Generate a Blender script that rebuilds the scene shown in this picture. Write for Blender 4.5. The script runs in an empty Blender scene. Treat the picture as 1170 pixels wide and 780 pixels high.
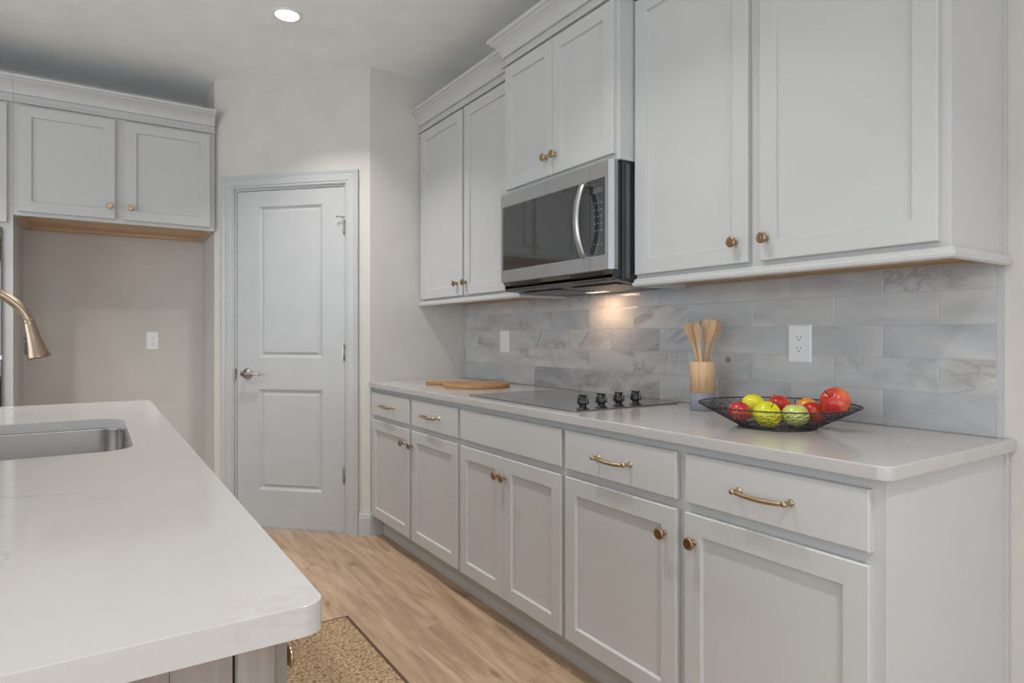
import bpy, bmesh, math, random
from mathutils import Vector, Matrix
random.seed(7)
S = bpy.context.scene
COL = S.collection
PI = math.pi

# ------------------------------------------------------------------ camera, world, lights, exposure
cd = bpy.data.cameras.new('camera'); cam = bpy.data.objects.new('camera', cd); COL.objects.link(cam)
cam.location = (0, 0, 1.184)
cam.rotation_euler = (PI/2, 0, -math.atan(478/726.8))
cd.sensor_width = 36.0; cd.lens = 726.8*36/1170; cd.shift_y = -6/1170; cd.clip_start = .02; cd.clip_end = 100
S.camera = cam

w = bpy.data.worlds.new('daylight'); S.world = w; w.use_nodes = True
bgn = w.node_tree.nodes['Background']
bgn.inputs['Color'].default_value = (.78, .88, 1, 1); bgn.inputs['Strength'].default_value = 1.2

S.view_settings.view_transform = 'Standard'; S.view_settings.look = 'None'
S.view_settings.gamma = 1; S.view_settings.use_curve_mapping = False
S.view_settings.exposure = 0.22
S.cycles.max_bounces = 10; S.cycles.diffuse_bounces = 7; S.cycles.glossy_bounces = 5
S.cycles.sample_clamp_indirect = 4.0

def area(name, loc, rot, sx, sy, power, col, shape='RECTANGLE', spread=PI):
    l = bpy.data.lights.new(name, 'AREA'); l.shape = shape; l.size = sx; l.size_y = sy
    l.energy = power; l.color = col; l.spread = spread
    o = bpy.data.objects.new(name, l); COL.objects.link(o); o.location = loc; o.rotation_euler = rot
    return o
DAY = (.82, .92, 1.0)
# daylight coming in through the windows behind and to the left of the camera
area('daylight_rear_windows', (-.6, -4.42, 1.25), (PI/2, 0, 0), 4.6, 2.3, 64, DAY)
area('daylight_side_windows', (-4.42, .2, 1.25), (PI/2, 0, -PI/2), 5.0, 2.3, 90, DAY)

# ------------------------------------------------------------------ dimensions
XW, YL, YB, CH = 2.017, 3.62, 4.87, 2.785      # right wall, short pantry wall, alcove wall, ceiling
X0, Y0 = -4.5, -4.5

# ------------------------------------------------------------------ materials
def nt(name):
    m = bpy.data.materials.new(name); m.use_nodes = True
    t = m.node_tree; return m, t, t.nodes['Principled BSDF']
def setp(b, col=None, rough=None, metal=None, spec=None, coat=None):
    if col is not None: b.inputs['Base Color'].default_value = (*col, 1)
    if rough is not None: b.inputs['Roughness'].default_value = rough
    if metal is not None: b.inputs['Metallic'].default_value = metal
    if spec is not None: b.inputs['Specular IOR Level'].default_value = spec
    if coat is not None: b.inputs['Coat Weight'].default_value = coat
def N(t, kind, **kw):
    n = t.nodes.new(kind)
    for k, v in kw.items(): setattr(n, k, v)
    return n
def coords(t, scale=(1,1,1), kind='Object', rot=(0,0,0), loc=(0,0,0)):
    c = N(t, 'ShaderNodeTexCoord'); m = N(t, 'ShaderNodeMapping')
    m.inputs['Scale'].default_value = scale; m.inputs['Rotation'].default_value = rot; m.inputs['Location'].default_value = loc
    t.links.new(c.outputs[kind], m.inputs['Vector']); return m.outputs['Vector']
def noise(t, vec, scale, detail=4, rough=.5, dist=0):
    n = N(t, 'ShaderNodeTexNoise'); n.inputs['Scale'].default_value = scale; n.inputs['Detail'].default_value = detail
    n.inputs['Roughness'].default_value = rough; n.inputs['Distortion'].default_value = dist
    if vec is not None: t.links.new(vec, n.inputs['Vector'])
    return n.outputs['Fac']
def ramp(t, fac, stops):
    r = N(t, 'ShaderNodeValToRGB'); e = r.color_ramp.elements
    while len(e) < len(stops): e.new(.5)
    for el, (p, c) in zip(e, stops): el.position = p; el.color = (*c, 1) if len(c) == 3 else c
    t.links.new(fac, r.inputs['Fac']); return r.outputs['Color']
def math_(t, op, a, b=None, c=None):
    n = N(t, 'ShaderNodeMath', operation=op)
    for i, v in enumerate((a, b, c)):
        if v is None: continue
        if isinstance(v, (int, float)): n.inputs[i].default_value = v
        else: t.links.new(v, n.inputs[i])
    return n.outputs[0]
def mix(t, fac, a, b, mode='MIX'):
    n = N(t, 'ShaderNodeMix', data_type='RGBA', blend_type=mode)
    for sock, v in ((n.inputs[0], fac), (n.inputs[6], a), (n.inputs[7], b)):
        if isinstance(v, (int, float)): sock.default_value = v
        elif isinstance(v, tuple): sock.default_value = (*v, 1)
        else: t.links.new(v, sock)
    return n.outputs[2]
def bump(t, b, h, strength, dist=.01):
    n = N(t, 'ShaderNodeBump'); n.inputs['Strength'].default_value = strength; n.inputs['Distance'].default_value = dist
    t.links.new(h, n.inputs['Height']); t.links.new(n.outputs['Normal'], b.inputs['Normal'])
def simple(name, col, rough=.5, metal=0, spec=.5, var=.03, scale=6, bmp=0, coat=0):
    """paint / plastic / metal with a faint noise so nothing is perfectly flat"""
    m, t, b = nt(name); setp(b, col, rough, metal, spec, coat)
    f = noise(t, coords(t), scale, 3)
    t.links.new(ramp(t, f, [(.3, tuple(max(0, c*(1-var)) for c in col)), (.7, tuple(min(1, c*(1+var)) for c in col))]), b.inputs['Base Color'])
    if bmp: bump(t, b, noise(t, coords(t), 260, 3), bmp, .002)
    return m

M = {}
M['wall'] = simple('warm_grey_wall_paint', (.585, .557, .52), .85, bmp=.12)
M['ceiling'] = simple('white_ceiling_paint', (.88, .905, .91), .9, bmp=.12)
M['trim'] = simple('white_trim_paint', (.465, .47, .475), .38)
M['cab'] = simple('off_white_cabinet_paint', (.512, .515, .512), .42, var=.012)
M['recv'] = simple('white_outlet_plastic', (.80, .80, .81), .35, var=.01)
M['slot'] = simple('dark_slot', (.03, .03, .03), .6)
M['dark'] = simple('dark_cavity_paint', (.05, .05, .05), .7)
M['nickel'] = simple('satin_nickel', (.42, .40, .37), .34, 1, var=.08)
M['blackp'] = simple('black_plastic', (.012, .012, .014), .28, var=.1)
M['blackm'] = simple('black_painted_steel', (.03, .032, .036), .4, var=.1)
M['wire'] = simple('black_wire', (.025, .026, .032), .45, .3, var=.1)
M['rubber'] = simple('dark_rubber', (.02, .02, .022), .6)
M['greyband'] = simple('blue_grey_paint', (.22, .235, .27), .6)
M['label'] = simple('printed_key_white', (.30, .305, .315), .5)
M['white_rail'] = M['cab']

def brass_mat(name, c1, c2, rough):
    m, t, b = nt(name); setp(b, c1, rough, 1)
    f = noise(t, coords(t, (40, 40, 40)), 1.5, 4)
    t.links.new(ramp(t, f, [(.3, c1), (.7, c2)]), b.inputs['Base Color']); return m
M['brass'] = brass_mat('champagne_bronze', (.44, .32, .19), (.54, .41, .26), .32)
M['bronze'] = brass_mat('brown_bronze', (.31, .195, .115), (.44, .29, .175), .3)

def steel(name, col, rough, axis):
    m, t, b = nt(name); setp(b, col, rough, 1)
    sc = [3, 3, 3]; sc[axis] = .15
    f = noise(t, coords(t, tuple(s*60 for s in sc)), 3, 3)
    t.links.new(ramp(t, f, [(.3, tuple(c*.9 for c in col)), (.7, tuple(min(1, c*1.08) for c in col))]), b.inputs['Base Color'])
    r = math_(t, 'MULTIPLY_ADD', f, .12, rough-.06); t.links.new(r, b.inputs['Roughness']); return m
M['steel'] = steel('brushed_stainless', (.62, .625, .64), .34, 1)
M['steelv'] = steel('polished_stainless', (.50, .50, .51), .34, 2)
M['steeld'] = steel('dark_stainless', (.20, .20, .205), .42, 1)
M['steelc'] = steel('satin_stainless_edge', (.36, .365, .37), .5, 2)
M['steels'] = simple('sink_stainless', (.60, .575, .55), .2, 1, var=.04, scale=3)
M['faucet'] = steel('brushed_bronze_faucet', (.34, .258, .185), .30, 2)

m, t, b = nt('black_glass'); setp(b, (.03, .03, .032), .04, 0, 1.0, .6); M['glass'] = m
t.links.new(ramp(t, noise(t, coords(t), 3, 2), [(.3, (.028, .028, .03)), (.7, (.036, .036, .038))]), b.inputs['Base Color'])
m, t, b = nt('cooktop_glass'); setp(b, (.02, .02, .022), .22, 0, 1.0, .9); b.inputs['Coat Roughness'].default_value = .2; M['cook'] = m
f = noise(t, coords(t), 900, 1)
t.links.new(ramp(t, f, [(.5, (.075, .075, .077)), (.7, (.16, .16, .162))]), b.inputs['Base Color'])

def quartz(name, base, vein, rough):
    m, t, b = nt(name); setp(b, base, rough, 0, .5)
    v = coords(t)
    n1 = noise(t, v, 2.1, 7, .62, 1.2)
    d = math_(t, 'ABSOLUTE', math_(t, 'SUBTRACT', n1, .5))
    lines = ramp(t, d, [(0, (1, 1, 1)), (.018, (0, 0, 0))])
    patch = ramp(t, noise(t, v, 3.3, 3), [(.47, (0, 0, 0)), (.68, (1, 1, 1))])
    vm = math_(t, 'MULTIPLY', lines, patch); vm = math_(t, 'MULTIPLY', vm, .55)
    cloud = ramp(t, noise(t, v, 5, 5), [(.3, tuple(c*.965 for c in base)), (.7, base)])
    t.links.new(mix(t, vm, cloud, vein), b.inputs['Base Color']); return m
M['quartz'] = quartz('white_quartz', (.475, .46, .452), (.35, .335, .325), .12)

def oak_floor():
    m, t, b = nt('oak_plank_floor'); setp(b, (.4, .28, .18), .42, 0, .4)
    v = coords(t, (1, 1, 1), rot=(0, 0, PI/2), loc=(.3, .06, 0))
    br = N(t, 'ShaderNodeTexBrick'); br.offset = .37; br.offset_frequency = 2
    for k, val in (('Scale', 1.0), ('Mortar Size', .0012), ('Mortar Smooth', .1), ('Bias', 0), ('Brick Width', 1.5), ('Row Height', .182)):
        br.inputs[k].default_value = val
    br.inputs['Color1'].default_value = (0, 0, 0, 1); br.inputs['Color2'].default_value = (1, 1, 1, 1); br.inputs['Mortar'].default_value = (.5, .5, .5, 1)
    t.links.new(v, br.inputs['Vector'])
    vo = N(t, 'ShaderNodeVectorMath', operation='ADD'); c = coords(t, (1, 1, 1))
    t.links.new(c, vo.inputs[0])
    sc = N(t, 'ShaderNodeVectorMath', operation='SCALE'); sc.inputs['Scale'].default_value = 7.3
    t.links.new(br.outputs['Color'], sc.inputs[0]); t.links.new(sc.outputs[0], vo.inputs[1])
    mp = N(t, 'ShaderNodeMapping'); mp.inputs['Scale'].default_value = (9, .9, 9); t.links.new(vo.outputs[0], mp.inputs['Vector'])
    g1 = noise(t, mp.outputs[0], 1.6, 7, .6, 1.4)
    mp2 = N(t, 'ShaderNodeMapping'); mp2.inputs['Scale'].default_value = (70, 3, 70); t.links.new(vo.outputs[0], mp2.inputs['Vector'])
    g2 = noise(t, mp2.outputs[0], 1.2, 4, .6)
    mp3 = N(t, 'ShaderNodeMapping'); mp3.inputs['Scale'].default_value = (7, 2.2, 7); t.links.new(vo.outputs[0], mp3.inputs['Vector'])
    k = noise(t, mp3.outputs[0], 2.2, 2, .4)
    base = ramp(t, g1, [(.28, (.29, .188, .115)), (.48, (.445, .312, .205)), (.72, (.58, .43, .298))])
    fine = ramp(t, g2, [(.3, (.86, .85, .84)), (.65, (1, 1, 1))])
    col = mix(t, 1.0, base, fine, 'MULTIPLY')
    kn = ramp(t, k, [(.66, (1, 1, 1)), (.76, (.50, .42, .35))])
    col = mix(t, .8, col, kn, 'MULTIPLY')
    tone = ramp(t, br.outputs['Color'], [(0, (.86, .85, .83)), (1, (1.0, 1.0, 1.0))])
    col = mix(t, 1.0, col, tone, 'MULTIPLY')
    col = mix(t, math_(t, 'MULTIPLY', br.outputs['Fac'], .3), col, (.16, .10, .06))
    t.links.new(col, b.inputs['Base Color'])
    bump(t, b, math_(t, 'SUBTRACT', g2, math_(t, 'MULTIPLY', br.outputs['Fac'], 2)), .15, .002)
    return m
M['floor'] = oak_floor()

def wood(name, c1, c2, c3, sc, rough=.5, axis=0, fine=1):
    m, t, b = nt(name); setp(b, c2, rough, 0, .35)
    s = [14*sc]*3; s[axis] = 1.2*sc
    f = noise(t, coords(t, tuple(s)), 1.4, 6, .6, 1.0)
    s2 = [110*sc]*3; s2[axis] = 4*sc
    g = noise(t, coords(t, tuple(s2)), 1, 3)
    c = ramp(t, f, [(.28, c1), (.5, c2), (.74, c3)])
    c = mix(t, fine, c, ramp(t, g, [(.3, (.86, .84, .82)), (.7, (1, 1, 1))]), 'MULTIPLY')
    t.links.new(c, b.inputs['Base Color']); bump(t, b, g, .08, .001); return m
M['under'] = wood('maple_underside', (.42, .25, .12), (.52, .33, .17), (.60, .41, .24), 1, .5, 1)
M['underx'] = wood('maple_underside_crosswise', (.50, .33, .18), (.60, .42, .25), (.68, .5, .33), 1, .5, 0)
M['board'] = wood('acacia_board', (.30, .155, .06), (.42, .235, .10), (.50, .30, .15), 2, .45, 0)
M['bamboo'] = wood('pale_bamboo', (.60, .38, .21), (.70, .47, .28), (.76, .55, .35), 3, .5, 2)
M['spoon'] = wood('beech_spoon', (.54, .34, .185), (.65, .43, .255), (.72, .50, .31), 3, .55, 2)
M['island'] = wood('grey_brown_stained_wood', (.25, .215, .19), (.33, .29, .262), (.40, .36, .33), .8, .6, 2)

def tile_mat():
    m, t, b = nt('polished_marble_tile'); setp(b, (.5, .5, .5), .14, 0, .5)
    a = N(t, 'ShaderNodeAttribute'); a.attribute_name = 'tile_seed'
    c = N(t, 'ShaderNodeTexCoord')
    ad = N(t, 'ShaderNodeVectorMath', operation='ADD'); t.links.new(c.outputs['Object'], ad.inputs[0])
    cx = N(t, 'ShaderNodeCombineXYZ'); t.links.new(math_(t, 'MULTIPLY', a.outputs['Fac'], 37.0), cx.inputs[0])
    t.links.new(math_(t, 'MULTIPLY', a.outputs['Fac'], 91.0), cx.inputs[1]); t.links.new(cx.outputs[0], ad.inputs[1])
    v = ad.outputs[0]
    mp = N(t, 'ShaderNodeMapping'); mp.inputs['Rotation'].default_value = (.6, 0, 0); mp.inputs['Scale'].default_value = (1, .55, 1.3)
    t.links.new(v, mp.inputs['Vector']); v = mp.outputs[0]
    cloud = noise(t, v, 4.5, 6, .6, .8)
    base = ramp(t, cloud, [(.25, (.40, .41, .425)), (.5, (.52, .525, .53)), (.75, (.63, .62, .61))])
    vn = noise(t, v, 2.6, 8, .62, 1.6)
    d = math_(t, 'ABSOLUTE', math_(t, 'SUBTRACT', vn, .52))
    lines = ramp(t, d, [(0, (1, 1, 1)), (.022, (0, 0, 0))])
    soft = ramp(t, d, [(0, (1, 1, 1)), (.10, (0, 0, 0))])
    gate = ramp(t, noise(t, v, 3.0, 2), [(.5, (0, 0, 0)), (.66, (1, 1, 1))])
    col = mix(t, math_(t, 'MULTIPLY', math_(t, 'MULTIPLY', soft, gate), .75), base, (.36, .355, .36))
    col = mix(t, math_(t, 'MULTIPLY', math_(t, 'MULTIPLY', lines, gate), .45), col, (.26, .245, .24))
    # each tile is a different slab
    tone = ramp(t, a.outputs['Fac'], [(0, (.84, .855, .88)), (.5, (.97, .975, .98)), (1, (1.0, .99, .975))])
    col = mix(t, 1.0, col, tone, 'MULTIPLY')
    # three dark marks on the tile face (two slanted lines and a spot)
    sp = N(t, 'ShaderNodeSeparateXYZ'); t.links.new(c.outputs['Object'], sp.inputs[0]); Y, Z = sp.outputs[1], sp.outputs[2]
    for y1, z1, y2, z2, wd in ((2.812, 1.124, 2.758, 1.211, .0035), (2.445, 1.122, 2.369, 1.211, .0032)):
        k = (y2-y1)/(z2-z1)
        ln = math_(t, 'ADD', math_(t, 'MULTIPLY', math_(t, 'SUBTRACT', Z, z1), k), y1)
        near = math_(t, 'LESS_THAN', math_(t, 'ABSOLUTE', math_(t, 'SUBTRACT', Y, ln)), wd)
        ins = math_(t, 'LESS_THAN', math_(t, 'ABSOLUTE', math_(t, 'SUBTRACT', Z, (z1+z2)/2)), (z2-z1)/2)
        col = mix(t, math_(t, 'MULTIPLY', math_(t, 'MULTIPLY', near, ins), .75), col, (.16, .14, .14))
    dist = math_(t, 'SQRT', math_(t, 'ADD', math_(t, 'POWER', math_(t, 'SUBTRACT', Y, 1.561), 2), math_(t, 'POWER', math_(t, 'SUBTRACT', Z, 1.095), 2)))
    dist = math_(t, 'ADD', dist, math_(t, 'MULTIPLY', math_(t, 'SUBTRACT', noise(t, c.outputs['Object'], 60, 3), .5), .012))
    spot = ramp(t, dist, [(.007, (1, 1, 1)), (.014, (0, 0, 0))])
    col = mix(t, math_(t, 'MULTIPLY', spot, .8), col, (.13, .14, .15))
    t.links.new(col, b.inputs['Base Color'])
    bump(t, b, noise(t, c.outputs['Object'], 9, 2), .06, .02)
    return m
M['tile'] = tile_mat()
M['grout'] = simple('pale_grout', (.44, .44, .44), .85)

def apple_mat(name, c1, c2, c3, streak=1.0):
    m, t, b = nt(name); setp(b, c2, .28, 0, .5)
    v = coords(t, (1, 1, .35))
    f = noise(t, v, 28, 5, .6, .4)
    big = noise(t, coords(t), 14, 2)
    s = math_(t, 'ADD', math_(t, 'MULTIPLY', f, .45*streak), math_(t, 'MULTIPLY', big, .75))
    c = ramp(t, s, [(.38, c1), (.55, c2), (.78, c3)])
    dots = ramp(t, noise(t, coords(t), 420, 1), [(.70, (0, 0, 0)), (.76, (1, 1, 1))])
    t.links.new(mix(t, math_(t, 'MULTIPLY', dots, .35), c, (.75, .68, .35)), b.inputs['Base Color']); return m
M['apple_red'] = apple_mat('red_apple_skin', (.34, .012, .012), (.48, .022, .016), (.62, .10, .035))
M['apple_blush'] = apple_mat('blush_apple_skin', (.36, .014, .016), (.46, .024, .022), (.66, .16, .05))
M['apple_orange'] = apple_mat('orange_red_apple_skin', (.62, .06, .02), (.78, .32, .03), (.80, .55, .05))
M['apple_yellow'] = apple_mat('yellow_green_apple_skin', (.55, .55, .015), (.70, .66, .02), (.74, .71, .04), .5)
M['apple_pale'] = apple_mat('pale_green_apple_skin', (.44, .50, .12), (.58, .60, .18), (.68, .66, .28), .5)
M['stem'] = simple('apple_stem_brown', (.05, .03, .015), .7)

def rug_mat():
    m, t, b = nt('woven_jute'); setp(b, (.4, .28, .17), .9, 0, .15)
    f = noise(t, coords(t, (95, 95, 95)), 1, 2, .45)
    g = noise(t, coords(t, (30, 60, 30)), 1, 2)
    c = ramp(t, f, [(.30, (.15, .09, .05)), (.44, (.33, .225, .135)), (.64, (.50, .37, .24))])
    c = mix(t, .5, c, ramp(t, g, [(.3, (.75, .72, .68)), (.7, (1, 1, 1))]), 'MULTIPLY')
    t.links.new(c, b.inputs['Base Color']); bump(t, b, f, .5, .004); return m
M['jute'] = rug_mat()
M['binding'] = simple('dark_brown_binding', (.085, .048, .027), .9, var=.3, scale=200)

def emis(name, col, s):
    m, t, b = nt(name); setp(b, (.9, .9, .9), .5)
    b.inputs['Emission Color'].default_value = (*col, 1); b.inputs['Emission Strength'].default_value = s; return m
M['lens'] = emis('recessed_light_lens', (1, .97, .92), 6)
M['task'] = emis('task_light_lens', (1, .78, .55), .9)

# ------------------------------------------------------------------ mesh helpers
def mesh_obj(name, bm, mat, parent=None, smooth=False, bevel=0, seg=2, auto=None):
    me = bpy.data.meshes.new(name); bmesh.ops.recalc_face_normals(bm, faces=bm.faces); bm.to_mesh(me); bm.free()
    mats = mat if isinstance(mat, (list, tuple)) else [mat]
    for mm in mats: me.materials.append(mm)
    if smooth:
        for p in me.polygons: p.use_smooth = True
    o = bpy.data.objects.new(name, me); COL.objects.link(o)
    if parent is not None: o.parent = parent
    if bevel:
        md = o.modifiers.new('bevel', 'BEVEL'); md.width = bevel; md.segments = seg; md.limit_method = 'ANGLE'; md.angle_limit = math.radians(50)
        if seg > 1:
            for p in me.polygons: p.use_smooth = True
            me.set_sharp_from_angle(angle=math.radians(50)) if not bevel else None
            md.harden_normals = False
            wn = o.modifiers.new('wn', 'WEIGHTED_NORMAL'); wn.keep_sharp = False
    if smooth and auto: me.set_sharp_from_angle(angle=math.radians(auto))
    return o
def box(bm, x0, x1, y0, y1, z0, z1, mi=0, Mx=None):
    vs = [bm.verts.new((x, y, z)) for x in (x0, x1) for y in (y0, y1) for z in (z0, z1)]
    if Mx is not None:
        for v in vs: v.co = Mx @ v.co
    for f in ((0,1,3,2), (4,6,7,5), (0,4,5,1), (2,3,7,6), (0,2,6,4), (1,5,7,3)):
        fc = bm.faces.new([vs[i] for i in f]); fc.material_index = mi
    return vs
def boxes(*bs):
    bm = bmesh.new()
    for b_ in bs: box(bm, *b_)
    return bm
def lathe(bm, prof, n=24, Mx=None, mi=0, cap=True):
    """prof: list of (r, z); revolve around local z"""
    rings = []
    for r, z in prof:
        if r < 1e-6:
            v = bm.verts.new((0, 0, z)); rings.append([v])
        else:
            rings.append([bm.verts.new((r*math.cos(2*PI*i/n), r*math.sin(2*PI*i/n), z)) for i in range(n)])
    if Mx is not None:
        for rg in rings:
            for v in rg: v.co = Mx @ v.co
    for a, b_ in zip(rings, rings[1:]):
        for i in range(n):
            j = (i+1) % n
            if len(a) == 1 and len(b_) == 1: continue
            if len(a) == 1: f = bm.faces.new([a[0], b_[i], b_[j]])
            elif len(b_) == 1: f = bm.faces.new([a[i], a[j], b_[0]])
            else: f = bm.faces.new([a[i], a[j], b_[j], b_[i]])
            f.material_index = mi; f.smooth = True
    if cap:
        for rg in (rings[0], rings[-1]):
            if len(rg) > 2:
                f = bm.faces.new(rg); f.material_index = mi
def tube(bm, pts, r, n=8, closed=False, mi=0, cap=True, flat=1.0, up=None):
    pts = [Vector(p) for p in pts]; rings = []; L = len(pts)
    rr = r if isinstance(r, (list, tuple)) else [r]*L
    prev = None
    for i, p in enumerate(pts):
        a = pts[(i-1) % L] if (closed or i > 0) else p
        c = pts[(i+1) % L] if (closed or i < L-1) else p
        d = (c-a).normalized()
        if prev is None:
            ref = up if up is not None else (Vector((0, 0, 1)) if abs(d.z) < .9 else Vector((1, 0, 0)))
            u = (ref - d*ref.dot(d)).normalized()
        else:
            u = (prev - d*prev.dot(d)).normalized()
        prev = u; vv = d.cross(u)
        rings.append([bm.verts.new(p + u*(rr[i]*math.cos(2*PI*k/n)) + vv*(rr[i]*flat*math.sin(2*PI*k/n))) for k in range(n)])
    for i in range(L if closed else L-1):
        a, b_ = rings[i], rings[(i+1) % L]
        for k in range(n):
            j = (k+1) % n; f = bm.faces.new([a[k], a[j], b_[j], b_[k]]); f.smooth = True; f.material_index = mi
    if not closed and cap:
        bm.faces.new(rings[0]); bm.faces.new(rings[-1])
def prism(bm, pts2, h0, h1, Mx=None, mi=0):
    """extrude a closed 2D outline (x, y) from h0 to h1 along local z"""
    lo = [bm.verts.new((x, y, h0)) for x, y in pts2]; hi = [bm.verts.new((x, y, h1)) for x, y in pts2]
    if Mx is not None:
        for v in lo+hi: v.co = Mx @ v.co
    n = len(pts2)
    bm.faces.new(lo).material_index = mi; bm.faces.new(hi).material_index = mi
    for i in range(n):
        j = (i+1) % n; bm.faces.new([lo[i], lo[j], hi[j], hi[i]]).material_index = mi
def sweep(bm, path, prof, z0, left=True, Mx=None):
    """mitred moulding: path of 2D points; prof of (out, dz) with out to the left (or right) of travel"""
    P = [Vector(p) for p in path]; n = len(P); cols = []
    sg = 1 if left else -1
    for i in range(n):
        d0 = (P[i]-P[i-1]).normalized() if i > 0 else (P[1]-P[0]).normalized()
        d1 = (P[i+1]-P[i]).normalized() if i < n-1 else d0
        n0 = Vector((-d0.y, d0.x))*sg; n1 = Vector((-d1.y, d1.x))*sg
        mm = (n0+n1); mm = mm / max(1e-6, mm.dot(n0))
        ring = [bm.verts.new((P[i].x+mm.x*o, P[i].y+mm.y*o, z0+dz)) for o, dz in prof]
        if Mx is not None:
            for v in ring: v.co = Mx @ v.co
        cols.append(ring)
    k = len(prof)
    for a, b_ in zip(cols, cols[1:]):
        for i in range(k):
            j = (i+1) % k; bm.faces.new([a[i], a[j], b_[j], b_[i]])
    bm.faces.new(cols[0]); bm.faces.new(cols[-1])
def empty(name, loc, label, cat, group=None, rz=0):
    o = bpy.data.objects.new(name, None); COL.objects.link(o); o.location = loc; o.rotation_euler = (0, 0, rz)
    o.empty_display_size = .05
    return tag(o, label, cat, group)
def tag(o, label, cat, group=None, kind=None):
    if label: o['label'] = label
    if cat: o['category'] = cat
    if group: o['group'] = group
    if kind: o['kind'] = kind
    return o
def struct(o, label=None):
    o['kind'] = 'structure'
    if label: o['label'] = label; o['category'] = label_cat(o.name)
    return o
def label_cat(n):
    return n.split('_')[0]
def rounded_rect(x0, x1, y0, y1, rs, n=6):
    """rs radii for corners (x0,y0),(x1,y0),(x1,y1),(x0,y1)"""
    out = []
    for (cx, cy, a0), r in zip(((x0, y0, PI), (x1, y0, 1.5*PI), (x1, y1, 0), (x0, y1, .5*PI)), rs):
        sx = 1 if cx == x0 else -1; sy = 1 if cy == y0 else -1
        if r <= 0: out.append((cx, cy)); continue
        for i in range(n+1):
            a = a0 + (PI/2)*i/n
            out.append((cx+sx*r + r*math.cos(a), cy+sy*r + r*math.sin(a)))
    return out

# ------------------------------------------------------------------ room shell
C1 = (1.372, 3.62); C2 = (.633, 4.359)
struct(mesh_obj('floor', boxes((X0-.1, XW+.1, Y0-.1, YB+.1, -.1, 0)), M['floor']), 'light oak plank floor running the length of the kitchen')
struct(mesh_obj('ceiling', boxes((X0-.1, XW+.1, Y0-.1, YB+.1, CH, CH+.1)), M['ceiling']), 'smooth white ceiling over the kitchen')
struct(mesh_obj('wall_right', boxes((XW, XW+.1, Y0-.1, YL+.1, 0, CH)), M['wall']), 'warm grey wall behind the cooktop cabinets')
struct(mesh_obj('wall_pantry', boxes((C1[0], XW, YL, YL+.1, 0, CH)), M['wall']), 'short warm grey wall at the end of the long counter')
struct(mesh_obj('wall_return', boxes((C2[0], C2[0]+.1, C2[1], YB, 0, CH)), M['wall']), 'narrow wall return beside the refrigerator alcove')
struct(mesh_obj('wall_back', boxes((X0-.1, C2[0]+.1, YB, YB+.1, 0, CH)), M['wall']), 'warm grey wall at the back of the refrigerator alcove')
# angled pantry wall: local x along the wall, local +y away from the room
L45 = math.hypot(C1[0]-C2[0], C1[1]-C2[1])
DS0, DS1, DT = .152, .885, 2.088
bm = boxes((0, DS0, 0, .1, 0, CH), (DS1, L45, 0, .1, 0, CH), (DS0, DS1, 0, .1, DT, CH))
o = mesh_obj('wall_angled', bm, M['wall']); o.location = (*C2, 0); o.rotation_euler = (0, 0, -PI/4)
struct(o, 'angled warm grey wall that holds the pantry door')
# side and rear walls with window openings (out of the picture, they bring the daylight)
def wall_with_openings(name, along, fixed, lo, hi, ops, z0, z1, thick, label):
    bm = bmesh.new(); cuts = [lo]
    for a, b_ in ops: cuts += [a, b_]
    cuts.append(hi)
    def bb(a, b_, za, zb):
        if along == 'x': box(bm, a, b_, fixed-thick, fixed, za, zb)
        else: box(bm, fixed-thick, fixed, a, b_, za, zb)
    for i in range(0, len(cuts), 2): bb(cuts[i], cuts[i+1], 0, CH)
    for a, b_ in ops: bb(a, b_, 0, z0); bb(a, b_, z1, CH)
    return struct(mesh_obj(name, bm, M['wall']), label)
rear_ops = [(-2.9, -1.5), (-1.3, .1), (.3, 1.7)]
side_ops = [(-2.3, -.7), (-.5, 1.1), (1.3, 2.9)]
wall_with_openings('wall_rear', 'x', Y0, X0-.1, XW+.1, rear_ops, .1, 2.4, .1, 'rear wall with three windows')
wall_with_openings('wall_left', 'y', X0, Y0, YB, side_ops, .1, 2.4, .1, 'left wall with three windows')
wi = 0
for along, ops in (('x', rear_ops), ('y', side_ops)):
    for a, b_ in ops:
        wi += 1; bm = bmesh.new()
        for (p, q, za, zb) in ((a, a+.06, .1, 2.4), (b_-.06, b_, .1, 2.4), (a+.06, b_-.06, .1, .16), (a+.06, b_-.06, 2.34, 2.4), (a+.06, b_-.06, 1.42, 1.47)):
            if along == 'x': box(bm, p, q, Y0-.09, Y0-.04, za, zb)
            else: box(bm, X0-.09, X0-.04, p, q, za, zb)
        struct(mesh_obj('window_%d' % wi, bm, M['trim']))

# baseboards
BP = [(0, 0), (.016, 0), (.016, .105), (.013, .112), (.013, .122), (.008, .132), (.006, .142), (0, .142)]
def line45(s): return (C2[0]+s*math.sqrt(.5), C2[1]-s*math.sqrt(.5))
bm = bmesh.new(); sweep(bm, [line45(.977), C1, (1.449, YL)], BP, 0, left=False)
struct(mesh_obj('baseboard_pantry', bm, M['trim']), 'white baseboard turning the corner beside the pantry door')
bm = bmesh.new(); sweep(bm, [(-.355, YB), (C2[0], YB), C2, line45(.058)], BP, 0, left=False)
struct(mesh_obj('baseboard_back', bm, M['trim']), 'white baseboard around the refrigerator alcove')
bm = bmesh.new(); sweep(bm, [(XW, .688), (XW, Y0)], BP, 0, left=False)
struct(mesh_obj('baseboard_right', bm, M['trim']), 'white baseboard past the end of the base cabinets')

# pantry door, casing
def on45(o): o.location = (*C2, 0); o.rotation_euler = (0, 0, -PI/4); return o
cs0, cs1, cw, ctop = .0625, .974, .082, 2.178
CP = [(0, 0), (0, .012), (.006, .016), (.014, .013), (.02, .0175), (.052, .0175), (.06, .014), (.068, .017), (.076, .019), (.082, .019), (.082, 0)]
bm = bmesh.new()
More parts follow.
